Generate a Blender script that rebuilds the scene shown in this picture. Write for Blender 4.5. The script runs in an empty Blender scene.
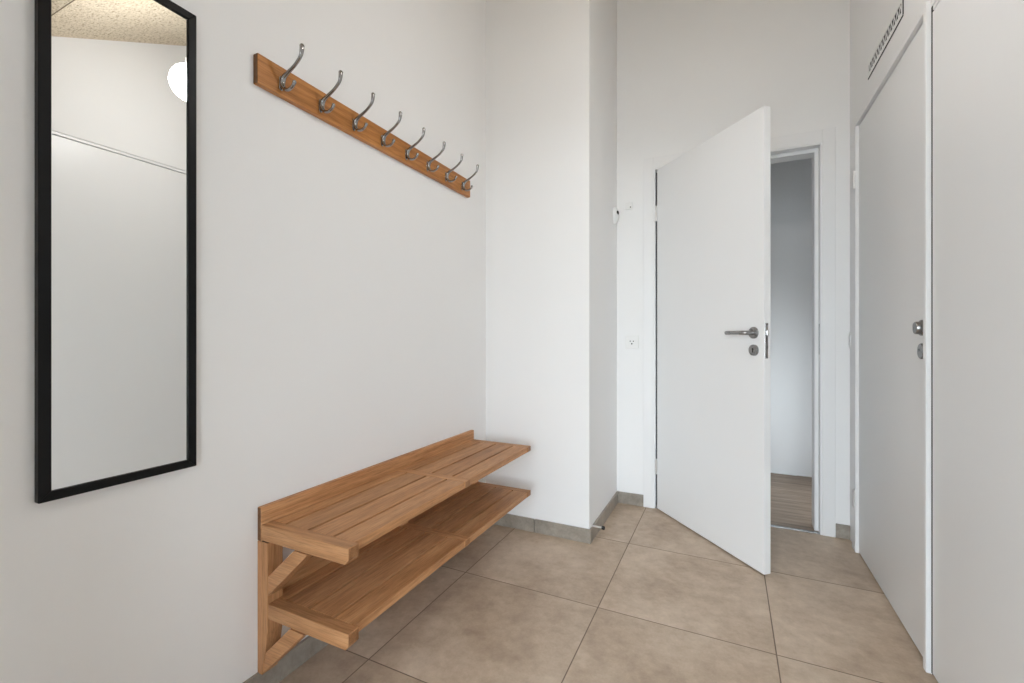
import bpy, bmesh, math, random
from mathutils import Vector, Matrix
random.seed(4)
S = bpy.context.scene
COL = S.collection

# ------------------------------------------------------------------ measures
XL, XR, YB = -1.239, 0.570, 2.862          # left wall, right wall, back wall
XP, YP = -0.637, 2.233                     # boxed-out corner: side and face
YF = -1.70                                 # wall with the entrance glazing, behind the camera
ZC, YC, SL = 2.492, 0.922, 0.503           # flat ceiling height, where it starts to rise, slope
HY0, HY1 = 2.992, 4.0                      # hallway beyond the door
PRX = 1.05                                   # right side of the unseen porch, widened for more daylight
PY0, PY1, PXa, PXb, PZ = -.22, -.08, -.72, .47, 1.92
def zc(y): return ZC + max(0.0, y - YC) * SL

# ------------------------------------------------------------------ colour / material helpers
def lin(c):
    o = []
    for v in c:
        v = v / 255.0
        o.append(v / 12.92 if v <= 0.04045 else ((v + 0.055) / 1.055) ** 2.4)
    return (o[0], o[1], o[2], 1.0)

def new_mat(name):
    m = bpy.data.materials.new(name); m.use_nodes = True
    nt = m.node_tree
    for n in list(nt.nodes): nt.nodes.remove(n)
    out = nt.nodes.new('ShaderNodeOutputMaterial')
    b = nt.nodes.new('ShaderNodeBsdfPrincipled')
    nt.links.new(b.outputs[0], out.inputs[0])
    return m, nt, b, out

def N(nt, t, **kw):
    n = nt.nodes.new(t)
    for k, v in kw.items(): setattr(n, k, v)
    return n

def coords(nt, scale=(1, 1, 1), loc=(0, 0, 0), rnd=False):
    tc = N(nt, 'ShaderNodeTexCoord')
    mp = N(nt, 'ShaderNodeMapping')
    mp.inputs['Scale'].default_value = scale
    mp.inputs['Location'].default_value = loc
    nt.links.new(tc.outputs['Object'], mp.inputs['Vector'])
    if rnd:
        oi = N(nt, 'ShaderNodeObjectInfo')
        mu = N(nt, 'ShaderNodeVectorMath', operation='SCALE')
        cx = N(nt, 'ShaderNodeCombineXYZ')
        for i in range(3): nt.links.new(oi.outputs['Random'], cx.inputs[i])
        nt.links.new(cx.outputs[0], mu.inputs[0]); mu.inputs['Scale'].default_value = 37.0
        ad = N(nt, 'ShaderNodeVectorMath', operation='ADD')
        nt.links.new(mp.outputs[0], ad.inputs[0]); nt.links.new(mu.outputs[0], ad.inputs[1])
        return ad.outputs[0]
    return mp.outputs[0]

def math_n(nt, op, a, b=None, c=None):
    n = N(nt, 'ShaderNodeMath', operation=op)
    for i, v in enumerate((a, b, c)):
        if v is None: continue
        if isinstance(v, (int, float)): n.inputs[i].default_value = v
        else: nt.links.new(v, n.inputs[i])
    return n.outputs[0]

def noise(nt, vec, scale, detail=4, rough=0.5):
    n = N(nt, 'ShaderNodeTexNoise')
    n.inputs['Scale'].default_value = scale; n.inputs['Detail'].default_value = detail
    n.inputs['Roughness'].default_value = rough
    nt.links.new(vec, n.inputs['Vector'])
    return n.outputs['Fac']

def ramp(nt, fac, stops):
    r = N(nt, 'ShaderNodeValToRGB')
    e = r.color_ramp.elements
    while len(e) < len(stops): e.new(0.5)
    for el, (p, c) in zip(e, stops): el.position = p; el.color = c
    nt.links.new(fac, r.inputs[0])
    return r.outputs[0]

def mixc(nt, fac, a, b, mode='MIX'):
    n = N(nt, 'ShaderNodeMix', data_type='RGBA', blend_type=mode)
    if isinstance(fac, (int, float)): n.inputs[0].default_value = fac
    else: nt.links.new(fac, n.inputs[0])
    for i, v in ((6, a), (7, b)):
        if isinstance(v, tuple): n.inputs[i].default_value = v
        else: nt.links.new(v, n.inputs[i])
    return n.outputs[2]

def bump(nt, b, height, strength, dist):
    n = N(nt, 'ShaderNodeBump')
    n.inputs['Strength'].default_value = strength; n.inputs['Distance'].default_value = dist
    nt.links.new(height, n.inputs['Height']); nt.links.new(n.outputs[0], b.inputs['Normal'])

def paint(name, col, rough=0.6, spec=0.3, bscale=420, bstr=0.06):
    m, nt, b, out = new_mat(name)
    v = coords(nt)
    f = noise(nt, v, 2.3, 3)
    c = mixc(nt, f, tuple(x * 0.975 for x in col[:3]) + (1,), col)
    nt.links.new(c, b.inputs['Base Color'])
    b.inputs['Roughness'].default_value = rough
    b.inputs['Specular IOR Level'].default_value = spec
    if bstr: bump(nt, b, noise(nt, v, bscale, 2), bstr, 0.001)
    return m

def metal(name, col, rough, bscale=60, var=0.06):
    m, nt, b, out = new_mat(name)
    b.inputs['Base Color'].default_value = col; b.inputs['Metallic'].default_value = 1.0
    f = noise(nt, coords(nt), bscale, 3)
    r = math_n(nt, 'MULTIPLY_ADD', f, var, rough - var / 2)
    nt.links.new(r, b.inputs['Roughness'])
    return m

def plastic(name, col, rough=0.4):
    m, nt, b, out = new_mat(name)
    f = noise(nt, coords(nt), 30, 2)
    nt.links.new(mixc(nt, f, tuple(x * 0.94 for x in col[:3]) + (1,), col), b.inputs['Base Color'])
    b.inputs['Roughness'].default_value = rough
    return m

def wood(name, axis, dark, mid, light, rough=0.5, end=0.32):
    m, nt, b, out = new_mat(name)
    st = [9.0, 9.0, 9.0]; st[axis] = 0.75
    v = coords(nt, tuple(st), rnd=True)
    n1 = noise(nt, v, 3.2, 6, 0.62)
    st2 = [95.0, 95.0, 95.0]; st2[axis] = 5.0
    v2 = coords(nt, tuple(st2), rnd=True)
    n2 = noise(nt, v2, 3.0, 4, 0.6)
    big = noise(nt, coords(nt, (1, 1, 1), rnd=True), 2.6, 2)
    wv = N(nt, 'ShaderNodeTexWave', wave_type='BANDS', bands_direction='XYZ'[(axis + 1) % 3] if axis != 0 else 'Y')
    wv.inputs['Scale'].default_value = 1.5; wv.inputs['Distortion'].default_value = 7.0
    wv.inputs['Detail'].default_value = 3; wv.inputs['Detail Scale'].default_value = 1.2
    nt.links.new(v, wv.inputs['Vector'])
    f = math_n(nt, 'MULTIPLY_ADD', wv.outputs['Fac'], 0.13, math_n(nt, 'MULTIPLY', n1, 0.87))
    c = ramp(nt, f, [(0.16, dark), (0.5, mid), (0.86, light)])
    fine = ramp(nt, n2, [(0.32, (0.50, 0.44, 0.40, 1)), (0.56, (1, 1, 1, 1))])
    c = mixc(nt, 0.62, c, fine, 'MULTIPLY')
    tn = N(nt, 'ShaderNodeTexCoord'); sx = N(nt, 'ShaderNodeSeparateXYZ'); nt.links.new(tn.outputs['Normal'], sx.inputs[0])
    eg = N(nt, 'ShaderNodeMapRange'); eg.inputs['From Min'].default_value = 0.75; eg.inputs['From Max'].default_value = 0.97
    nt.links.new(math_n(nt, 'ABSOLUTE', sx.outputs[axis]), eg.inputs['Value'])
    c = mixc(nt, eg.outputs[0], c, mixc(nt, 1.0, c, (end, end * .92, end * .84, 1), 'MULTIPLY'))   # oil soaks darker into end grain
    oi = N(nt, 'ShaderNodeObjectInfo')
    hs = N(nt, 'ShaderNodeHueSaturation')
    nt.links.new(c, hs.inputs['Color'])
    vv = math_n(nt, 'MULTIPLY_ADD', oi.outputs['Random'], 0.20, 0.85)
    vv = math_n(nt, 'MULTIPLY_ADD', big, 0.16, math_n(nt, 'SUBTRACT', vv, 0.06))
    nt.links.new(vv, hs.inputs['Value'])
    nt.links.new(hs.outputs[0], b.inputs['Base Color'])
    b.inputs['Roughness'].default_value = rough
    b.inputs['Specular IOR Level'].default_value = 0.35
    bump(nt, b, n2, 0.12, 0.0008)
    return m

# paints
M_WALL = paint('wall_paint', (0.835, 0.835, 0.835, 1), 0.75, 0.2)
M_DOOR = paint('white_lacquer', (0.81, 0.812, 0.815, 1), 0.38, 0.4, 700, 0.02)
M_PANEL = paint('white_door_paint', (0.815, 0.815, 0.815, 1), 0.33, 0.4, 700, 0.02)
M_TRIM = paint('white_trim_paint', (0.81, 0.812, 0.815, 1), 0.35, 0.4, 700, 0.0)
M_WPLA = plastic('white_plastic', (0.82, 0.82, 0.81, 1), 0.35)
M_BLACK = plastic('black_frame_lacquer', (0.006, 0.006, 0.0065, 1), 0.42)
M_BLACK.node_tree.nodes['Principled BSDF'].inputs['Specular IOR Level'].default_value = 0.18
M_RUB = plastic('black_rubber', (0.015, 0.014, 0.014, 1), 0.6)
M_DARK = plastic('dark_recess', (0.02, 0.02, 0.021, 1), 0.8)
M_STEEL = metal('brushed_steel', (0.34, 0.335, 0.33, 1), 0.28)
M_HINGE = metal('pale_hinge_steel', (0.78, 0.77, 0.76, 1), 0.30)
M_CHROME = metal('hook_metal', (0.32, 0.31, 0.305, 1), 0.16)
M_MIRROR = metal('mirror_silver', (0.88, 0.89, 0.88, 1), 0.004, 20, 0.002)
D, Mi, Li = lin((142, 96, 58)), lin((190, 139, 95)), lin((214, 168, 124))
WX = wood('oiled_teak_across', 0, D, Mi, Li, end=0.62)
WY = wood('oiled_teak_along', 1, D, Mi, Li)
WZ = wood('oiled_teak_upright', 2, D, Mi, Li)
WR = wood('oak_rack', 1, lin((128, 80, 34)), lin((178, 119, 62)), lin((203, 146, 86)), 0.42)

def tile_floor():
    m, nt, b, out = new_mat('beige_porcelain_tile')
    gx, gy, s, gw = -0.455, 1.715, 0.5992, 0.0028
    tc = N(nt, 'ShaderNodeTexCoord'); sp = N(nt, 'ShaderNodeSeparateXYZ')
    nt.links.new(tc.outputs['Object'], sp.inputs[0])
    u = math_n(nt, 'DIVIDE', math_n(nt, 'SUBTRACT', sp.outputs[0], gx), s)
    v = math_n(nt, 'DIVIDE', math_n(nt, 'SUBTRACT', sp.outputs[1], gy), s)
    def edge(t):
        f = math_n(nt, 'FRACT', t)
        d = math_n(nt, 'MINIMUM', f, math_n(nt, 'SUBTRACT', 1.0, f))
        return d
    d = math_n(nt, 'MINIMUM', edge(u), edge(v))
    mr = N(nt, 'ShaderNodeMapRange'); mr.interpolation_type = 'SMOOTHSTEP'
    mr.inputs['From Min'].default_value = gw / s * 0.45; mr.inputs['From Max'].default_value = gw / s * 0.95
    nt.links.new(d, mr.inputs['Value'])
    cell = N(nt, 'ShaderNodeCombineXYZ')
    nt.links.new(math_n(nt, 'FLOOR', u), cell.inputs[0]); nt.links.new(math_n(nt, 'FLOOR', v), cell.inputs[1])
    wn = N(nt, 'ShaderNodeTexWhiteNoise', noise_dimensions='2D')
    nt.links.new(cell.outputs[0], wn.inputs['Vector'])
    off = N(nt, 'ShaderNodeVectorMath', operation='MULTIPLY_ADD')
    nt.links.new(wn.outputs['Color'], off.inputs[0]); off.inputs[1].default_value = (9, 9, 9)
    nt.links.new(tc.outputs['Object'], off.inputs[2])
    n1 = noise(nt, off.outputs[0], 2.6, 6, 0.6)
    n2 = noise(nt, off.outputs[0], 16, 5, 0.68)
    n3 = noise(nt, off.outputs[0], 120, 3, 0.6)
    f = math_n(nt, 'ADD', math_n(nt, 'MULTIPLY', n1, 0.58), math_n(nt, 'MULTIPLY', n2, 0.42))
    c = ramp(nt, f, [(0.33, lin((158, 137, 117))), (0.5, lin((188, 168, 147))), (0.66, lin((210, 192, 172)))])
    sc = N(nt, 'ShaderNodeHueSaturation'); nt.links.new(c, sc.inputs['Color'])
    vv = math_n(nt, 'MULTIPLY_ADD', wn.outputs['Value'], 0.08, 0.96)
    vv = math_n(nt, 'ADD', vv, math_n(nt, 'MULTIPLY', math_n(nt, 'SUBTRACT', n3, 0.5), 0.18))
    nt.links.new(vv, sc.inputs['Value'])
    col = mixc(nt, mr.outputs[0], lin((124, 108, 94)), sc.outputs[0])
    nt.links.new(col, b.inputs['Base Color'])
    rg = math_n(nt, 'MULTIPLY_ADD', n2, 0.18, 0.36)
    nt.links.new(math_n(nt, 'ADD', rg, math_n(nt, 'MULTIPLY', math_n(nt, 'SUBTRACT', 1.0, mr.outputs[0]), 0.3)), b.inputs['Roughness'])
    b.inputs['Specular IOR Level'].default_value = 0.4
    h = math_n(nt, 'ADD', mr.outputs[0], math_n(nt, 'MULTIPLY', n3, 0.06))
    bump(nt, b, h, 0.5, 0.0012)
    return m
M_TILE = tile_floor()

def skirting_tile():
    m, nt, b, out = new_mat('skirting_tile')
    v = coords(nt)
    n1 = noise(nt, v, 9, 5, 0.65); n2 = noise(nt, v, 90, 3)
    c = ramp(nt, n1, [(0.3, lin((134, 126, 116))), (0.7, lin((170, 162, 151)))])
    nt.links.new(mixc(nt, 0.3, c, ramp(nt, n2, [(0.3, (0.6, 0.6, 0.6, 1)), (0.6, (1, 1, 1, 1))]), 'MULTIPLY'), b.inputs['Base Color'])
    b.inputs['Roughness'].default_value = 0.33
    return m
M_SKIRT = skirting_tile()

def woodwool():
    m, nt, b, out = new_mat('wood_wool_acoustic_panel')
    v = coords(nt)
    n1 = noise(nt, v, 95, 4, 0.7)
    n0 = noise(nt, v, 3, 2)
    vo = N(nt, 'ShaderNodeTexVoronoi'); vo.inputs['Scale'].default_value = 140
    nt.links.new(v, vo.inputs['Vector'])
    c = ramp(nt, n1, [(0.36, lin((150, 132, 108))), (0.46, lin((216, 202, 178))), (0.65, lin((236, 224, 204)))])
    c = mixc(nt, math_n(nt, 'MULTIPLY', n0, 0.15), c, lin((190, 165, 130)))
    # panel joints
    sp = N(nt, 'ShaderNodeSeparateXYZ'); tc = N(nt, 'ShaderNodeTexCoord'); nt.links.new(tc.outputs['Object'], sp.inputs[0])
    f = math_n(nt, 'FRACT', math_n(nt, 'DIVIDE', math_n(nt, 'SUBTRACT', sp.outputs[1], 0.922), 1.2))
    d = math_n(nt, 'MINIMUM', f, math_n(nt, 'SUBTRACT', 1.0, f))
    j = math_n(nt, 'GREATER_THAN', d, 0.0023)
    nt.links.new(mixc(nt, j, lin((120, 104, 84)), c), b.inputs['Base Color'])
    b.inputs['Roughness'].default_value = 0.95
    bump(nt, b, math_n(nt, 'ADD', n1, vo.outputs['Distance']), 0.7, 0.004)
    return m
M_CEIL = woodwool()

def planks():
    m, nt, b, out = new_mat('grey_oak_planks')
    tc = N(nt, 'ShaderNodeTexCoord'); sp = N(nt, 'ShaderNodeSeparateXYZ')
    nt.links.new(tc.outputs['Object'], sp.inputs[0])
    w = 0.14
    v = math_n(nt, 'DIVIDE', sp.outputs[1], w)
    row = math_n(nt, 'FLOOR', v); f = math_n(nt, 'FRACT', v)
    d = math_n(nt, 'MINIMUM', f, math_n(nt, 'SUBTRACT', 1.0, f))
    wn = N(nt, 'ShaderNodeTexWhiteNoise', noise_dimensions='1D'); nt.links.new(row, wn.inputs['W'])
    off = N(nt, 'ShaderNodeVectorMath', operation='MULTIPLY_ADD')
    nt.links.new(wn.outputs['Color'], off.inputs[0]); off.inputs[1].default_value = (5, 5, 5)
    nt.links.new(tc.outputs['Object'], off.inputs[2])
    mp = N(nt, 'ShaderNodeMapping'); mp.inputs['Scale'].default_value = (2.2, 26, 26)
    nt.links.new(off.outputs[0], mp.inputs['Vector'])
    n1 = noise(nt, mp.outputs[0], 1.6, 6, 0.65)
    c = ramp(nt, n1, [(0.3, lin((116, 96, 78))), (0.5, lin((150, 127, 106))), (0.72, lin((178, 156, 134)))])
    hs = N(nt, 'ShaderNodeHueSaturation'); nt.links.new(c, hs.inputs['Color'])
    nt.links.new(math_n(nt, 'MULTIPLY_ADD', wn.outputs['Value'], 0.3, 0.82), hs.inputs['Value'])
    nt.links.new(mixc(nt, math_n(nt, 'GREATER_THAN', d, 0.012), lin((70, 56, 44)), hs.outputs[0]), b.inputs['Base Color'])
    b.inputs['Roughness'].default_value = 0.45
    return m
M_PLANK = planks()

def ground_mat():
    m, nt, b, out = new_mat('grey_paving')
    n = noise(nt, coords(nt), 6, 5)
    nt.links.new(ramp(nt, n, [(0.3, lin((120, 118, 112))), (0.7, lin((165, 162, 155)))]), b.inputs['Base Color'])
    b.inputs['Roughness'].default_value = 0.9
    return m
M_GROUND = ground_mat()

def glass_mat():
    m, nt, b, out = new_mat('clear_window_glass')
    nt.nodes.remove(b)
    tr = N(nt, 'ShaderNodeBsdfTransparent'); tr.inputs[0].default_value = (0.96, 0.97, 0.965, 1)
    gl = N(nt, 'ShaderNodeBsdfGlossy'); gl.inputs['Roughness'].default_value = 0.01
    lw = N(nt, 'ShaderNodeFresnel'); lw.inputs['IOR'].default_value = 1.45
    mx = N(nt, 'ShaderNodeMixShader')
    nt.links.new(lw.outputs[0], mx.inputs[0]); nt.links.new(tr.outputs[0], mx.inputs[1]); nt.links.new(gl.outputs[0], mx.inputs[2])
    nt.links.new(mx.outputs[0], out.inputs[0])
    return m
M_GLASS = glass_mat()

def lamp_mat(strength):
    m, nt, b, out = new_mat('lit_opal_glass')
    b.inputs['Base Color'].default_value = (0.9, 0.89, 0.86, 1); b.inputs['Roughness'].default_value = 0.25
    b.inputs['Emission Color'].default_value = (1.0, 0.99, 0.985, 1)
    b.inputs['Emission Strength'].default_value = strength
    return m
LAMP = 33.0
M_LAMP = lamp_mat(LAMP)

# ------------------------------------------------------------------ mesh builder
class MB:
    def __init__(self, base=(0, 0, 0)):
        self.bm = bmesh.new(); self.base = Vector(base)
    def _merge(self, tmp):
        me = bpy.data.meshes.new('t'); tmp.to_mesh(me); tmp.free()
        self.bm.from_mesh(me); bpy.data.meshes.remove(me)
    def box(self, x0, x1, y0, y1, z0, z1, bev=0.0, seg=2):
        t = bmesh.new()
        bmesh.ops.create_cube(t, size=1.0)
        for v in t.verts:
            v.co = Vector(((x0 + x1) / 2 + v.co.x * (x1 - x0), (y0 + y1) / 2 + v.co.y * (y1 - y0), (z0 + z1) / 2 + v.co.z * (z1 - z0)))
        if bev > 0:
            bmesh.ops.bevel(t, geom=list(t.edges), offset=bev, segments=seg, affect='EDGES', profile=0.6)
        self._merge(t); return self
    def prism(self, axis, pts, a, b, bev=0.0, seg=1):
        """polygon pts in the two axes other than `axis` (in order), extruded from a to b"""
        t = bmesh.new()
        def P(p, s):
            if axis == 0: return (s, p[0], p[1])
            if axis == 1: return (p[0], s, p[1])
            return (p[0], p[1], s)
        va = [t.verts.new(P(p, a)) for p in pts]; vb = [t.verts.new(P(p, b)) for p in pts]
        t.faces.new(va); t.faces.new(vb[::-1])
        n = len(pts)
        for i in range(n): t.faces.new((va[i], vb[i], vb[(i + 1) % n], va[(i + 1) % n]))
        bmesh.ops.recalc_face_normals(t, faces=list(t.faces))
        if bev > 0:
            bmesh.ops.bevel(t, geom=list(t.edges), offset=bev, segments=seg, affect='EDGES', profile=0.6)
        self._merge(t); return self
    def tube(self, pts, radii, n=14, flat=(1, 1), cap=True, ref=(0, 1, 0)):
        t = bmesh.new(); pts = [Vector(p) for p in pts]; rings = []
        for i, p in enumerate(pts):
            d = (pts[min(i + 1, len(pts) - 1)] - pts[max(i - 1, 0)]).normalized()
            s = Vector(ref); s = (s - d * s.dot(d)).normalized(); u = d.cross(s)
            r = radii[i] if isinstance(radii, (list, tuple)) else radii
            rings.append([t.verts.new(p + (s * math.cos(k * 2 * math.pi / n) * flat[0] + u * math.sin(k * 2 * math.pi / n) * flat[1]) * r) for k in range(n)])
        for a, b in zip(rings, rings[1:]):
            for k in range(n): t.faces.new((a[k], a[(k + 1) % n], b[(k + 1) % n], b[k]))
        if cap: t.faces.new(rings[0][::-1]); t.faces.new(rings[-1])
        bmesh.ops.recalc_face_normals(t, faces=list(t.faces))
        self._merge(t); return self
    def lathe(self, origin, axis, prof, n=32):
        """prof: (radius, distance along axis)"""
        t = bmesh.new(); o = Vector(origin); d = Vector(axis).normalized()
        s = d.orthogonal().normalized(); u = d.cross(s); rings = []
        for r, h in prof:
            if r < 1e-6: rings.append([t.verts.new(o + d * h)])
            else: rings.append([t.verts.new(o + d * h + (s * math.cos(k * 2 * math.pi / n) + u * math.sin(k * 2 * math.pi / n)) * r) for k in range(n)])
        for a, b in zip(rings, rings[1:]):
            for k in range(n):
                if len(a) == 1 and len(b) == 1: continue
                if len(a) == 1: t.faces.new((a[0], b[(k + 1) % n], b[k]))
                elif len(b) == 1: t.faces.new((a[k], a[(k + 1) % n], b[0]))
                else: t.faces.new((a[k], a[(k + 1) % n], b[(k + 1) % n], b[k]))
        for rg, fl in ((rings[0], True), (rings[-1], False)):
            if len(rg) > 1: t.faces.new(rg[::-1] if fl else rg)
        bmesh.ops.recalc_face_normals(t, faces=list(t.faces))
        self._merge(t); return self
    def build(self, name, mat, parent=None, smooth=None):
        for v in self.bm.verts: v.co -= self.base
        me = bpy.data.meshes.new(name); self.bm.to_mesh(me); self.bm.free()
        me.materials.append(mat)
        if smooth:
            for p in me.polygons: p.use_smooth = True
            try: me.set_sharp_from_angle(angle=math.radians(smooth))
            except Exception: pass
        o = bpy.data.objects.new(name, me); COL.objects.link(o)
        if parent: o.parent = parent
        else: o.location = self.base
        return o

def spline(pts, m=6):
    P = [Vector(p) for p in pts]; P = [P[0] * 2 - P[1]] + P + [P[-1] * 2 - P[-2]]; out = []
    for i in range(1, len(P) - 2):
        for k in range(m):
            t = k / m; a, b, c, d = P[i - 1], P[i], P[i + 1], P[i + 2]
            out.append(0.5 * ((2 * b) + (c - a) * t + (2 * a - 5 * b + 4 * c - d) * t * t + (3 * b - a - 3 * c + d) * t ** 3))
    out.append(P[-2]); return out

def lerp_list(vals, n):
    return [vals[min(int(i / (n - 1) * (len(vals) - 1)), len(vals) - 2)] * (1 - (i / (n - 1) * (len(vals) - 1) - min(int(i / (n - 1) * (len(vals) - 1)), len(vals) - 2))) +
            vals[min(int(i / (n - 1) * (len(vals) - 1)), len(vals) - 2) + 1] * (i / (n - 1) * (len(vals) - 1) - min(int(i / (n - 1) * (len(vals) - 1)), len(vals) - 2)) for i in range(n)]

def tag(o, label, cat, group=None, kind=None):
    o['label'] = label; o['category'] = cat
    if group: o['group'] = group
    if kind: o['kind'] = kind
    return o

def thing(name, loc, label, cat, rz=0.0, group=None, kind=None):
    o = bpy.data.objects.new(name, None); COL.objects.link(o)
    o.location = loc; o.rotation_euler = (0, 0, rz); o.empty_display_size = 0.1
    return tag(o, label, cat, group, kind)

def structure(mb, name, mat, label, cat):
    return tag(mb.build(name, mat), label, cat, kind='structure')

# ------------------------------------------------------------------ the shell
structure(MB().box(XL - .12, PRX + .12, YF - .12, 2.868, -0.12, 0.0), 'floor', M_TILE, 'beige square porcelain tiles with thin dark joints', 'floor')
structure(MB().prism(0, [(YF - .12, ZC), (YC, ZC), (YB + .13, zc(YB + .13)), (YB + .13, zc(YB + .13) + .12), (YC, ZC + .12), (YF - .12, ZC + .12)], XL - .12, PRX + .12),
          'ceiling', M_CEIL, 'beige speckled wood wool ceiling rising towards the back wall', 'ceiling')
side = [(YF, 0), (YB, 0), (YB, zc(YB)), (YC, ZC), (YF, ZC)]
structure(MB().prism(0, side, XL - .12, XL), 'wall_left', M_WALL, 'white painted wall carrying mirror, hook rack and bench', 'wall')
# boxed-out corner at the end of the left wall
structure(MB().prism(0, [(YP, 0), (YB, 0), (YB, zc(YB)), (YP, zc(YP))], XL, XP), 'wall_corner', M_WALL, 'white boxed-out wall corner beyond the bench', 'wall')
# back wall with the door opening
OX0, OX1, OZ = -0.420, 0.462, 2.092
zt = zc(YB)
structure(MB().prism(1, [(XL - .12, 0), (OX0, 0), (OX0, OZ), (OX1, OZ), (OX1, 0), (XR + .12, 0), (XR + .12, zt), (XL - .12, zt)], YB, HY0),
          'wall_back', M_WALL, 'white back wall around the open door', 'wall')
# right wall, with two flush openings in its front layer
D2a, D2b, D3a, D3b, DZ = 1.834, 2.716, 0.890, 1.8265, 2.076
fr = [(PY0, 0), (D3a, 0), (D3a, DZ), (D3b, DZ), (D3b, 0), (D2a, 0), (D2a, 2.094), (D2b, 2.094), (D2b, 0), (YB, 0), (YB, zc(YB)), (YC, ZC), (PY0, ZC)]
structure(MB().prism(0, fr, XR, XR + .05).prism(0, [(PY0, 0), (YB, 0), (YB, zc(YB)), (YC, ZC), (PY0, ZC)], XR + .05, XR + .12), 'wall_right', M_WALL, 'white wall with the flush closed door and flat panel', 'wall')
# unseen partition, its opening shaped to shade the near walls; glazed porch behind it
structure(MB().prism(1, [(XL, 0), (PXa, 0), (PXa, PZ), (PXb, PZ), (PXb, 0), (XR, 0), (XR, ZC), (XL, ZC)], PY0, PY1).box(XR + .12, PRX, PY0, PY1, 0, ZC),
          'wall_front_baffle', M_WALL, 'unseen white wall behind the camera, its opening shaped to limit the daylight', 'wall')
GX0, GX1, GZ = -1.10, 0.98, 2.0  # unseen glazing, sized to set the daylight on walls and door
structure(MB().box(PRX, PRX + .12, YF, PY1, 0, ZC), 'wall_entrance_right', M_WALL, 'unseen white side wall of the porch, set wide to let more daylight in', 'wall')
structure(MB().prism(1, [(XL - .12, 0), (GX0, 0), (GX0, GZ), (GX1, GZ), (GX1, 0), (PRX + .12, 0), (PRX + .12, ZC), (XL - .12, ZC)], YF - .12, YF),
          'wall_entrance', M_WALL, 'white outer wall with the glazed entrance behind the camera', 'wall')
w = thing('window_1', ((GX0 + GX1) / 2, YF - .06, 0), 'white framed full height entrance glazing behind the camera', 'window', kind='structure')
b0 = w.location
fm = MB(b0)
for a, b in ((GX0, GX0 + .05), (GX1 - .05, GX1)): fm.box(a, b, YF - .1, YF - .03, 0, GZ, .003)
fm.box(GX0 + .05, GX1 - .05, YF - .1, YF - .03, 0, .05, .003).box(GX0 + .05, GX1 - .05, YF - .1, YF - .03, GZ - .05, GZ, .003)
fm.build('window_frame', M_TRIM, w)
MB(b0).box(GX0 + .05, GX1 - .05, YF - .07, YF - .062, .05, GZ - .05).build('pane', M_GLASS, w)
structure(MB().box(-8, 8, -14, YF - .121, -0.14, -0.02), 'ground', M_GROUND, 'grey paved ground outside the entrance', 'ground')

# hallway beyond the open door
HX0, HX1, HZ, WZ0, WY1 = -2.6, 1.15, 2.75, 1.10, HY0 + .60
structure(MB().box(HX0 - .1, HX1 + .1, 2.8685, HY1 + .1, -0.12, 0.0), 'floor_hallway', M_PLANK, 'grey-brown oak planks in the hallway', 'floor')
structure(MB().box(HX0 - .1, HX1 + .1, HY1, HY1 + .1, 0, HZ), 'wall_hallway', M_WALL, 'white hallway wall seen through the open door', 'wall')
structure(MB().box(HX0 - .1, HX0, HY0, HY1, 0, HZ), 'wall_hallway_left', M_WALL, 'white end wall of the hallway to the left', 'wall')
structure(MB().prism(0, [(HY0, 0), (HY0 + .1, 0), (HY0 + .1, WZ0), (WY1, WZ0), (WY1, 0), (HY1, 0), (HY1, HZ), (HY0, HZ)], HX1, HX1 + .1),
          'wall_hallway_right', M_WALL, 'white end wall of the hallway with the added low glazing', 'wall')
structure(MB().box(HX0 - .1, HX1 + .1, HY0, HY1 + .1, HZ, HZ + .1), 'ceiling_hallway', M_WALL, 'white hallway ceiling', 'ceiling')
structure(MB().box(HX0, XL - .121, HY0 - .1, HY0, 0, HZ).box(XR + .121, HX1, HY0 - .1, HY0, 0, HZ), 'wall_hallway_front', M_WALL, 'white hallway wall on the near side', 'wall')
w2 = thing('added_window_2', (HX1 + .05, HY0 + .35, 0), 'unseen low white framed glazing added to light the hallway wall', 'window', kind='structure')  # added out of view to light the foot of the hallway wall
b0 = w2.location
fm = MB(b0)
for a, b in ((HY0 + .1, HY0 + .14), (WY1 - .04, WY1)): fm.box(HX1 + .02, HX1 + .08, a, b, 0, WZ0, .003)
fm.box(HX1 + .02, HX1 + .08, HY0 + .14, WY1 - .04, 0, .04, .003).box(HX1 + .02, HX1 + .08, HY0 + .14, WY1 - .04, WZ0 - .04, WZ0, .003)
fm.build('window_frame', M_TRIM, w2)
MB(b0).box(HX1 + .048, HX1 + .055, HY0 + .14, WY1 - .04, .04, WZ0 - .04).build('pane', M_GLASS, w2)
structure(MB().box(-.44, .47, HY1 - .012, HY1, 0, .012, .002), 'trim_1', M_TRIM, 'thin strip along the foot of the hallway wall', 'trim')
structure(MB().box(OX0 + .022, OX1 - .022, 2.858, 2.880, 0, .005, .0015), 'trim_2', M_STEEL, 'thin pale threshold strip under the open door', 'trim')

# skirting tiles
SK, ST = .071, .010
def skirt(name, label, *boxes):
    m = MB()
    for bx in boxes: m.box(*bx, .0012, 1)
    structure(m, name, M_SKIRT, label, 'baseboard')
skirt('baseboard_left', 'tile skirting along the left wall under the bench', (XL, XL + ST, YF, -0.55, 0, SK), (XL, XL + ST, -.547, .05, 0, SK), (XL, XL + ST, .053, .65, 0, SK), (XL, XL + ST, .653, 1.25, 0, SK), (XL, XL + ST, 1.253, 1.85, 0, SK), (XL, XL + ST, 1.853, YP, 0, SK))
skirt('baseboard_corner', 'tile skirting round the boxed-out corner', (XL + ST, XL + .30, YP - ST, YP, 0, SK), (XL + .303, XP + ST, YP - ST, YP, 0, SK), (XP, XP + ST, YP + .0005, YB - ST, 0, SK))
skirt('baseboard_back', 'short tile skirting piece left of the open door', (XP + .0, -.4725, YB - ST, YB, 0, SK))
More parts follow.
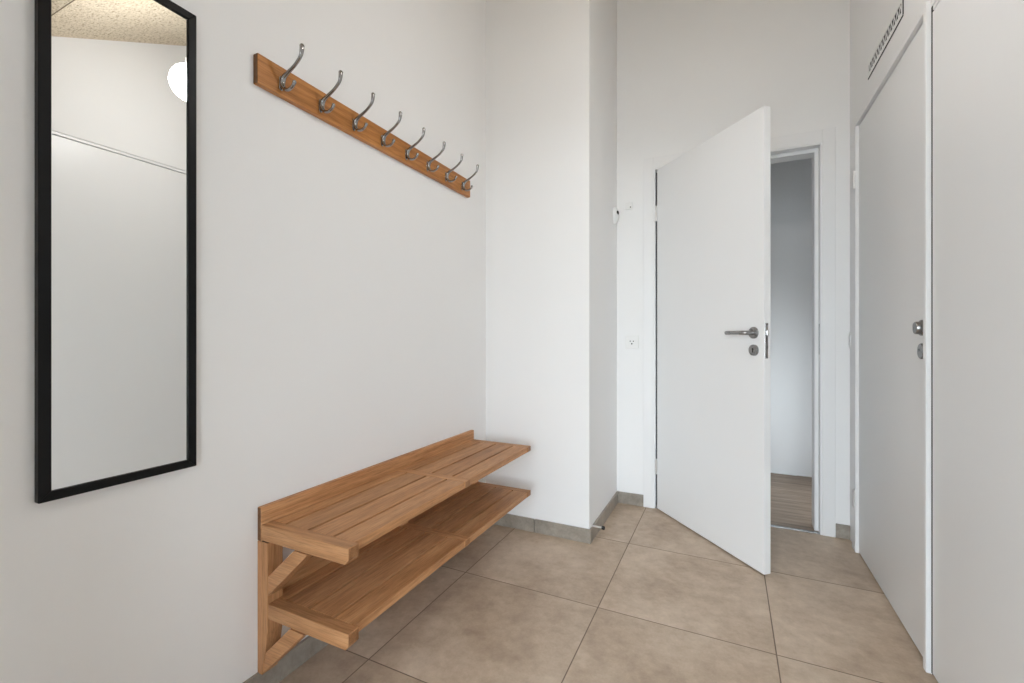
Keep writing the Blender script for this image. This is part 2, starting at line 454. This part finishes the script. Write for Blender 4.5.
skirt('baseboard_right', 'short tile skirting piece right of the open door', (.5085, XR, YB - ST, YB, 0, SK))

# ------------------------------------------------------------------ door 1, open, in the back wall
HX, HYY, PHI = -0.395, YB - .012, math.radians(-48.2)
d1 = thing('door_1', ((OX0 + OX1) / 2, YB, 0), 'white flat door standing half open into the room', 'door', kind='structure')
b0 = d1.location
cz, ct = 2.147, .012
cs = MB(b0)
cs.box(-.471, -.412, YB - ct, YB, 0, cz, .002).box(.450, .507, YB - ct, YB, 0, cz, .002).box(-.412, .450, YB - ct, YB, 2.078, cz, .002)
cs.build('casing', M_TRIM, d1)
ln = MB(b0)
ln.box(OX0, OX0 + .018, YB - .008, HY0, 0, OZ, .001, 1).box(OX1 - .022, OX1, YB - .008, HY0, 0, OZ, .001, 1).box(OX0 + .018, OX1 - .022, YB - .008, HY0, 2.070, OZ, .001, 1)
ln.box(OX0 + .018, OX0 + .034, YB + .042, HY0, 0, 2.070, .001, 1).box(OX1 - .040, OX1 - .022, YB + .042, HY0, 0, 2.070, .001, 1).box(OX0 + .034, OX1 - .040, YB + .042, HY0, 2.050, 2.070, .001, 1)
jamb = ln.build('jamb', M_TRIM, d1)
MB(b0).box(OX0 + .0182, OX0 + .034, YB + .034, YB + .0418, .004, 2.066, .001, 1).build('gap_shade_strip', M_RUB, d1)  # dark strip added in the hinge slit, its shade put into the colour
MB(b0).box(OX1 - .0235, OX1 - .0219, YB + .008, YB + .028, .955, 1.12, .0005, 1).build('strike_plate', M_STEEL, d1)
# leaf with its own turned frame: local x along the leaf from the hinge, local -y the room side
lf_m = MB().box(.0085, .8055, 0, .036, .008, 2.062, .0018)
leaf = lf_m.build('leaf', M_DOOR, d1)
leaf.location = (HX - b0.x, HYY - b0.y, 0); leaf.rotation_euler = (0, 0, PHI)
rz_, kz = 1.068, .990
lev = MB()
lev.lathe((.750, 0, rz_), (0, -1, 0), [(0.0262, 0), (.0262, .006), (.0245, .0085), (0, .0085)])
lev.tube(spline([(.750, -.006, rz_), (.750, -.030, rz_), (.748, -.044, rz_), (.738, -.052, rz_), (.722, -.054, rz_), (.690, -.054, rz_), (.642, -.054, rz_)]), .0095, 16, ref=(0, 0, 1))
lev.lathe((.642, -.054, rz_), (-1, 0, 0), [(.0095, 0), (.0085, .003), (.005, .0055), (0, .006)])
hnd = lev.build('lever_handle', M_STEEL, leaf, 40)
esc = MB().lathe((.751, 0, kz), (0, -1, 0), [(.0255, 0), (.0255, .006), (.0238, .0085), (0, .0085)]).build('key_escutcheon', M_STEEL, leaf, 40)
kh = MB()
kh.lathe((.751, -.0086, kz + .005), (0, -1, 0), [(.0045, 0), (.0045, .0006), (0, .0006)], 16)
kh.box(.7485, .7535, -.0092, -.0086, kz - .011, kz + .004)
kh.build('keyhole', M_DARK, leaf)
MB().box(.8056, .8071, .004, .021, .955, 1.110, .0006, 1).build('lock_plate', M_STEEL, leaf)
MB().box(.8071, .8140, .008, .017, 1.055, 1.080, .002, 1).build('latch_bolt', M_STEEL, leaf)
for z in (0.26, 1.80):
    hg = MB().lathe((0, -.004, z - .045), (0, 0, 1), [(0, -.004), (.004, -.002), (.0065, 0), (.0065, .028), (.0058, .0285), (.0058, .0295), (.0065, .030), (.0065, .060), (.0058, .0605), (.0058, .0615), (.0065, .062), (.0065, .09), (.004, .092), (0, .094)], 16)
    o = hg.build('hinge', M_HINGE, d1, 40); o.location = (HX - b0.x, HYY - b0.y, 0)

# ------------------------------------------------------------------ door 2, closed, in the right wall
d2 = thing('door_2', (XR, 2.27, 0), 'closed white flush door on the right under the vent grille', 'door', kind='structure')
b0 = d2.location
FX = .5575
f = MB(b0)
f.box(FX, XR + .045, 2.694, D2b, 0, 2.094, .0012, 1).box(FX, XR + .045, D2a, 1.852, 0, 2.094, .0012, 1).box(FX, XR + .045, 1.852, 2.694, 2.0745, 2.094, .0012, 1)
f.box(FX, XR, 2.716, 2.760, 0, 2.100, .0012, 1).box(FX, XR, 1.827, D2a, 0, 2.100, .0012, 1).box(FX, XR, D2a, 2.716, 2.094, 2.100, .0012, 1)
f.build('door_frame', M_PANEL, d2)
lf2 = MB(b0).box(.5715, .6115, 1.855, 2.691, .006, 2.0715, .0012, 1).build('leaf', M_PANEL, d2)
kn = MB(b0)
kx, ky, kz2 = .573, 1.900, 1.079
kn.lathe((kx, ky, kz2), (-1, 0, 0), [(.026, 0), (.026, .006), (.0245, .008), (.0205, .0085), (.0205, .019), (.019, .022), (0, .0225)])
kn.build('knob', M_STEEL, lf2, 40)
ke = MB(b0).lathe((kx, 1.900, 1.003), (-1, 0, 0), [(.0255, 0), (.0255, .006), (.0238, .0085), (0, .0085)]).build('key_escutcheon', M_STEEL, lf2, 40)
for z in (.262, 1.815):
    hg = MB(b0).lathe((FX - .004, 2.700, z - .042), (0, 0, 1), [(0, -.004), (.004, -.002), (.006, 0), (.006, .026), (.0052, .0265), (.0052, .029), (.006, .0295), (.006, .084), (.004, .086), (0, .088)], 16)
    hg.build('hinge', M_HINGE, d2, 40)
# screw cover caps near the lock edge, as on the photo
for z in (2.0, 1.78):
    MB(b0).lathe((.573, 1.93, z), (-1, 0, 0), [(.005, -.0015), (.005, 0), (0, .0003)], 12).build('cover_cap', M_WPLA, lf2, 40)

# ------------------------------------------------------------------ door 3, flat flush panel nearer to the camera
d3 = thing('door_3', (XR, 1.35, 0), 'flat white flush panel on the right nearest the camera', 'door', kind='structure')
b0 = d3.location
MB(b0).box(.570, .612, D3a + .003, D3b - .010, .008, 2.054, .0012, 1).build('leaf', M_PANEL, d3)
MB(b0).box(.571, .615, D3a + .003, D3b - .010, 2.0595, 2.0735, .0008, 1).build('head_strip', M_PANEL, d3)

MB(b0).box(.5702, .600, D3b - .0096, D3b - .0003, .004, 2.074).build('gap_shade_strip', M_RUB, d3)  # dark fill added in the joint so that it reads as shaded

# ------------------------------------------------------------------ vent grille above door 2
vg = thing('vent_grille', (XR, 2.295, 2.21), 'long white vent grille with dark slots above the closed door', 'vent')
b0 = vg.location
V0, V1, Z0, Z1 = 2.072, 2.520, 2.212, 2.300
g = MB(b0)
g.box(XR - .003, XR, V0, V1, Z0, Z0 + .018, .0006, 1).box(XR - .003, XR, V0, V1, Z1 - .034, Z1, .0006, 1)
g.box(XR - .003, XR, V0, V0 + .012, Z0 + .018, Z1 - .034, .0006, 1).box(XR - .003, XR, V1 - .012, V1, Z0 + .018, Z1 - .034, .0006, 1)
g.build('frame', M_WPLA, vg)
MB(b0).box(XR - .0006, XR - .0001, V0 + .012, V1 - .012, Z0 + .018, Z1 - .034).build('backing', M_DARK, vg)
MB(b0).box(XR - .0025, XR - .0001, V0, V1, Z0 - .0045, Z0 - .0002).build('lower_shade_strip', M_DARK, vg)  # dark strip standing in for the shadow under the grille lip
MB(b0).box(XR - .003, XR - .0001, V0 - .003, V0 - .0002, Z0, Z1).build('end_dark_strip', M_DARK, vg)  # flush dark strip along the near end of the grille
n = 13; y0, y1 = V0 + .012, V1 - .012; st = (y1 - y0) / n; za, zb = Z0 + .018, Z1 - .034
for i in range(n):
    a = y0 + i * st
    s_ = MB(b0)
    s_.prism(0, [(a + .0005, za), (a + .0042, za), (a + st * .5 + .002, zb), (a + st * .5 - .002, zb)], XR - .0022, XR - .0008)
    s_.prism(0, [(a + st - .0042, za), (a + st - .0005, za), (a + st * .5 + .002, zb), (a + st * .5 - .002, zb)], XR - .0023, XR - .0009)
    s_.build('slat', M_WPLA, vg)

# ------------------------------------------------------------------ wall mirror
mr_ = thing('wall_mirror', (XL, .537, .72), 'tall narrow wall mirror in a black frame', 'mirror')
b0 = mr_.location
Y0, Y1, MZ0, MZ1, FW, FD = .392, .684, .721, 1.868, .0195, .018
def frame_ring(y0, y1, z0, z1, w_, x0, x1):
    t = MB(b0)
    t.prism(0, [(y0, z0), (y1, z0), (y1 - w_, z0 + w_), (y0 + w_, z0 + w_)], x0, x1, .0012)
    t.prism(0, [(y0, z1), (y0 + w_, z1 - w_), (y1 - w_, z1 - w_), (y1, z1)], x0, x1, .0012)
    t.prism(0, [(y0, z0), (y0 + w_, z0 + w_), (y0 + w_, z1 - w_), (y0, z1)], x0, x1, .0012)
    t.prism(0, [(y1, z0), (y1, z1), (y1 - w_, z1 - w_), (y1 - w_, z0 + w_)], x0, x1, .0012)
    return t
frame_ring(Y0, Y1, MZ0, MZ1, FW, XL, XL + FD).build('frame', M_BLACK, mr_)
MB(b0).box(XL + .006, XL + .013, Y0 + FW - .003, Y1 - FW + .003, MZ0 + FW - .003, MZ1 - FW + .003).build('mirror_glass', M_MIRROR, mr_)

# ------------------------------------------------------------------ coat rack
cr = thing('hanging_coat_rack', (XL, 1.4385, 1.781), 'oak wall board with a row of eight metal coat hooks', 'coat rack')
b0 = cr.location
MB(b0).box(XL, XL + .020, .847, 2.030, 1.781, 1.868, .003, 2).build('board', WR, cr)
HXF = XL + .020
hook_y = [.922 + .1467 * i for i in range(8)]
def hook_mesh():
    h = MB((HXF, 0, 1.80))
    # small oval plate on the board, hidden behind the body of the hook
    h.tube(spline([(HXF + .001, 0, 1.838), (HXF + .0015, 0, 1.831), (HXF + .0018, 0, 1.816), (HXF + .0015, 0, 1.801), (HXF + .001, 0, 1.794)], 4), lerp_list([.003, .007, .008, .007, .003], 17), 16, flat=(1, .2))
    # one continuous body: long upper prong, thick curved foot, short lower prong
    up = spline([(HXF + .091, 0, 1.905), (HXF + .090, 0, 1.892), (HXF + .084, 0, 1.875), (HXF + .062, 0, 1.857), (HXF + .034, 0, 1.843), (HXF + .016, 0, 1.834), (HXF + .008, 0, 1.822), (HXF + .008, 0, 1.807), (HXF + .019, 0, 1.794), (HXF + .036, 0, 1.790), (HXF + .051, 0, 1.796), (HXF + .058, 0, 1.805)])
    h.tube(up, lerp_list([.0070, .0066, .0052, .0048, .0056, .0072, .0082, .0078, .0062, .0052, .0048, .0054], len(up)), 16, flat=(1.05, .85))
    h.lathe((HXF + .091, 0, 1.904), (.05, 0, 1), [(.0070, 0), (.0064, .003), (.004, .0058), (0, .0068)], 14)
    h.lathe((HXF + .0585, 0, 1.806), (.4, 0, 1), [(.0052, -.003), (.0060, 0), (.0054, .003), (.003, .0055), (0, .006)], 14)
    return h.build('coat_hook', M_CHROME, cr, 60)
hk = hook_mesh()
for i, y in enumerate(hook_y):
    o = hk if i == 0 else hk.copy()
    if i: COL.objects.link(o)
    o.location = (HXF - b0.x, y - b0.y, 1.80 - b0.z)

# ------------------------------------------------------------------ wall bench with two slatted shelves
bn = thing('wall_bench', (XL, 1.466, .068), 'oiled wooden wall bench with two slatted shelves', 'bench')
b0 = bn.location
BY0, BY1, RW = .860, 2.073, .038
RAILS = [(BY0, BY0 + RW), (1.449, 1.449 + RW), (BY1 - RW, BY1)]
ZT, ZL = .503, .2805
BF = XL + .017
for zt_, z0_ in ((.553, ZT - .048), (.335, ZL - .046)):
    if zt_ > .5: MB(b0).box(XL, BF, BY0, BY1, z0_, zt_, .0018, 1).build('back_board', WY, bn)
    else: MB(b0).box(XL + .001, BF, BY0 + .055, BY1 - .055, z0_, zt_, .0018, 1).build('back_board', WY, bn)
XFR = -.882
for zt_, xs in ((ZT, BF), (ZL, XL + .046)):
    for i, (a, b) in enumerate(RAILS):
        x0_ = xs if zt_ == ZT else xs
        xf_ = XFR if i == 0 else -.8925
        hgt = .0445 if zt_ == ZT else .043
        cx_, cz_ = (.011, .031) if i == 0 else (.036, .024)
        MB(b0).prism(1, [(x0_, zt_ - hgt), (xf_ - cx_, zt_ - hgt), (xf_, zt_ - min(cz_, hgt - .008)), (xf_, zt_), (x0_, zt_)], a, b, .0015).build('rail', WX, bn)
SLX = [(BF + .001, -1.1705), (-1.1615, -1.0755), (-1.0665, -.9795), (-.9705, -.896)]
for zt_ in (ZT, ZL):
    for k in (0, 1):
        ya, yb = RAILS[k][1] + .0006, RAILS[k + 1][0] - .0006
        for (xa, xb) in SLX:
            MB(b0).box(xa, xb, ya, yb, zt_ - .026, zt_ - .0004, .0011, 1).build('slat', WY, bn)
PX = XL + .045
for i, (a, b) in enumerate(RAILS):
    a2, b2 = (a, a + .050) if i == 0 else ((b - .050, b) if i == 2 else (a - .006, b + .006))
    if i == 1: a2, b2 = a - .006, b + .006
    MB(b0).prism(1, [(XL, .068), (XL + .022, .068), (PX, .20), (PX, ZT - .0485), (XL, ZT - .0485)], a2, b2, .0015).build('post', WZ, bn)
    # diagonal braces, set into the front of the post and under each rail
    MB(b0).prism(1, [(PX + .0005, ZL + .022), (PX + .0005, ZL + .078), (PX + .107, ZT - .0475), (PX + .163, ZT - .0475)], a + .0005, b - .0005, .0012).build('brace', WX, bn)
    MB(b0).prism(1, [(XL + .0225, .072), (PX - .010, .137), (PX + .090, ZL - .0475), (PX + .148, ZL - .0475)], a + .0005, b - .0005, .0012).build('brace', WX, bn)

# ------------------------------------------------------------------ small wall fittings
wsn = thing('wall_sensor', (XP, 2.782, 1.80), 'small white oval wall sensor with black lens beside the corner', 'sensor')
b0 = wsn.location
t = MB(b0); t.lathe((XP, 2.782, 1.80), (1, 0, 0), [(.034, 0), (.034, .010), (.030, .020), (.018, .027), (0, .029)])
for v in t.bm.verts: v.co.z = 1.80 + (v.co.z - 1.80) * 1.45
t.build('housing', M_WPLA, wsn, 50)
t = MB(b0); t.lathe((XP + .022, 2.770, 1.812), (1, -.35, 0), [(.013, 0), (.012, .006), (.006, .009), (0, .010)], 20)
t.build('lens', M_DARK, wsn, 50)

th_ = thing('wall_thermostat', (-.561, YB, 1.855), 'tiny flat white wall plate with a dark dot above the socket', 'thermostat')
b0 = th_.location
MB(b0).box(-.583, -.539, YB - .012, YB, 1.848, 1.892, .003).build('housing', M_WPLA, th_)
MB(b0).lathe((-.550, YB - .0118, 1.860), (0, -1, 0), [(.004, 0), (.004, .001), (0, .0012)], 12).build('indicator', M_DARK, th_)

po = thing('power_outlet', (-.542, YB, .972), 'white wall socket with three small holes left of the open door', 'socket')
b0 = po.location
MB(b0).box(-.583, -.501, YB - .009, YB, .975, 1.057, .003).build('cover_plate', M_WPLA, po)
MB(b0).lathe((-.542, YB - .0088, 1.016), (0, -1, 0), [(.024, 0), (.024, .0012), (.022, .0012), (.022, .0004), (0, .0004)], 28).build('socket_face', M_WPLA, po)
for dx, dz, r in ((-.0095, .006, .0036), (.0095, .006, .0036), (0, -.010, .0046)):
    MB(b0).lathe((-.542 + dx, YB - .0092, 1.016 + dz), (0, -1, 0), [(r, 0), (r, .0006), (0, .0007)], 14).build('socket_hole', M_DARK, po)

sw = thing('light_switch', (XR, 2.808, .99), 'slim white light switch between the two doors in the right corner', 'switch')
b0 = sw.location
MB(b0).box(XR - .009, XR, 2.778, 2.838, .990, 1.072, .0025).build('cover_plate', M_WPLA, sw)
MB(b0).box(XR - .013, XR - .0088, 2.790, 2.826, 1.004, 1.058, .002).build('rocker', M_WPLA, sw)

ds = thing('door_stop', (XP, 2.262, 0.077), 'steel rod door stop with black tip above the corner skirting', 'door stop')
b0 = ds.location
MB(b0).lathe((XP, 2.262, 0.077), (1, 0, 0), [(.011, 0), (.011, .003), (.0055, .005), (.0048, .062)], 18).build('rod', M_HINGE, ds, 40)
MB(b0).lathe((XP + .056, 2.262, 0.077), (1, 0, 0), [(.0055, 0), (.0085, .001), (.0095, .004), (.0095, .013), (.007, .016), (0, .017)], 18).build('rubber_tip', M_RUB, ds, 40)

# ------------------------------------------------------------------ pendant lamps
def pendant(x, y, z, r, label):
    p = thing('pendant_lamp', (x, y, z), label, 'lamp', group=None)
    prof = []
    for i in range(25):
        a = math.pi * i / 24 - math.pi / 2
        prof.append((max(0.0, r * math.cos(a)), r * math.sin(a)))
    prof[-1] = (r * .16, r * .985)
    MB(p.location).lathe((x, y, z), (0, 0, 1), prof, 40).build('lamp_shade', M_LAMP, p, 60)
    top = zc(y)
    MB(p.location).lathe((x, y, z + r * .95), (0, 0, 1), [(.022, 0), (.022, .035), (.006, .045), (0, .046)], 20).build('cap', M_WPLA, p, 40)
    MB(p.location).tube([(x, y, z + r * .95 + .044), (x, y, top - .03)], .003, 8, ref=(1, 0, 0)).build('cord', M_WPLA, p, 40)
    MB(p.location).lathe((x, y, top - .035), (0, 0, 1), [(.0, 0), (.035, .002), (.045, .012), (.045, .03)], 24).build('ceiling_rose', M_WPLA, p, 40)
    return p
pendant(-.1, 1.29, 2.28, .086, 'round white opal pendant lamp reflected at the mirror edge')

# ------------------------------------------------------------------ light
def add_light(name, kind, loc, rot, energy, col=(1, 1, 1), **kw):
    L = bpy.data.lights.new(name, kind); L.energy = energy; L.color = col
    for k, v in kw.items(): setattr(L, k, v)
    o = bpy.data.objects.new(name, L); COL.objects.link(o); o.location = loc; o.rotation_euler = rot
    return o
# portals guide the sampling of the sky through the two glazed openings
pt = add_light('entrance_portal', 'AREA', ((GX0 + GX1) / 2, YF - .02, GZ / 2), (math.radians(90), 0, 0), 1.0, shape='RECTANGLE', size=GX1 - GX0, size_y=GZ)
pt.data.cycles.is_portal = True
pt2 = add_light('hallway_portal', 'AREA', (HX1 + .01, HY0 + .35, WZ0 / 2), (0, math.radians(90), 0), 1.0, shape='RECTANGLE', size=WZ0, size_y=.5)
pt2.data.cycles.is_portal = True

W = bpy.data.worlds.new('sky'); S.world = W; W.use_nodes = True
nt = W.node_tree
for n_ in list(nt.nodes): nt.nodes.remove(n_)
wo = nt.nodes.new('ShaderNodeOutputWorld'); bg = nt.nodes.new('ShaderNodeBackground')
tc = nt.nodes.new('ShaderNodeTexCoord'); sp = nt.nodes.new('ShaderNodeSeparateXYZ')
nt.links.new(tc.outputs['Generated'], sp.inputs[0])
rp = nt.nodes.new('ShaderNodeValToRGB')
rp.color_ramp.elements[0].position = 0.0; rp.color_ramp.elements[0].color = (.875, .94, 1.0, 1)
rp.color_ramp.elements[1].position = 1.0; rp.color_ramp.elements[1].color = (.62, .78, 1.0, 1)
nt.links.new(sp.outputs[2], rp.inputs[0]); nt.links.new(rp.outputs[0], bg.inputs[0])
bg.inputs[1].default_value = 13.4
nt.links.new(bg.outputs[0], wo.inputs[0])

# ------------------------------------------------------------------ camera
cd = bpy.data.cameras.new('camera'); cam = bpy.data.objects.new('camera', cd); COL.objects.link(cam)
cd.sensor_fit = 'HORIZONTAL'; cd.sensor_width = 36.0; cd.lens = 449.28 / 1024 * 36.0
cd.shift_y = -4.75 / 1024
cd.clip_start = .02
cam.location = (0, 0, 1.05); cam.rotation_euler = (math.radians(90), 0, .4483)
S.camera = cam

# ------------------------------------------------------------------ view / cycles quality
S.view_settings.view_transform = 'Standard'; S.view_settings.look = 'None'
S.view_settings.exposure = 0.12; S.view_settings.gamma = 1.0
S.view_settings.use_curve_mapping = False
cy = S.cycles
cy.max_bounces = 14; cy.diffuse_bounces = 9; cy.glossy_bounces = 6; cy.transparent_max_bounces = 10
cy.use_denoising = True; cy.sample_clamp_indirect = 6.0
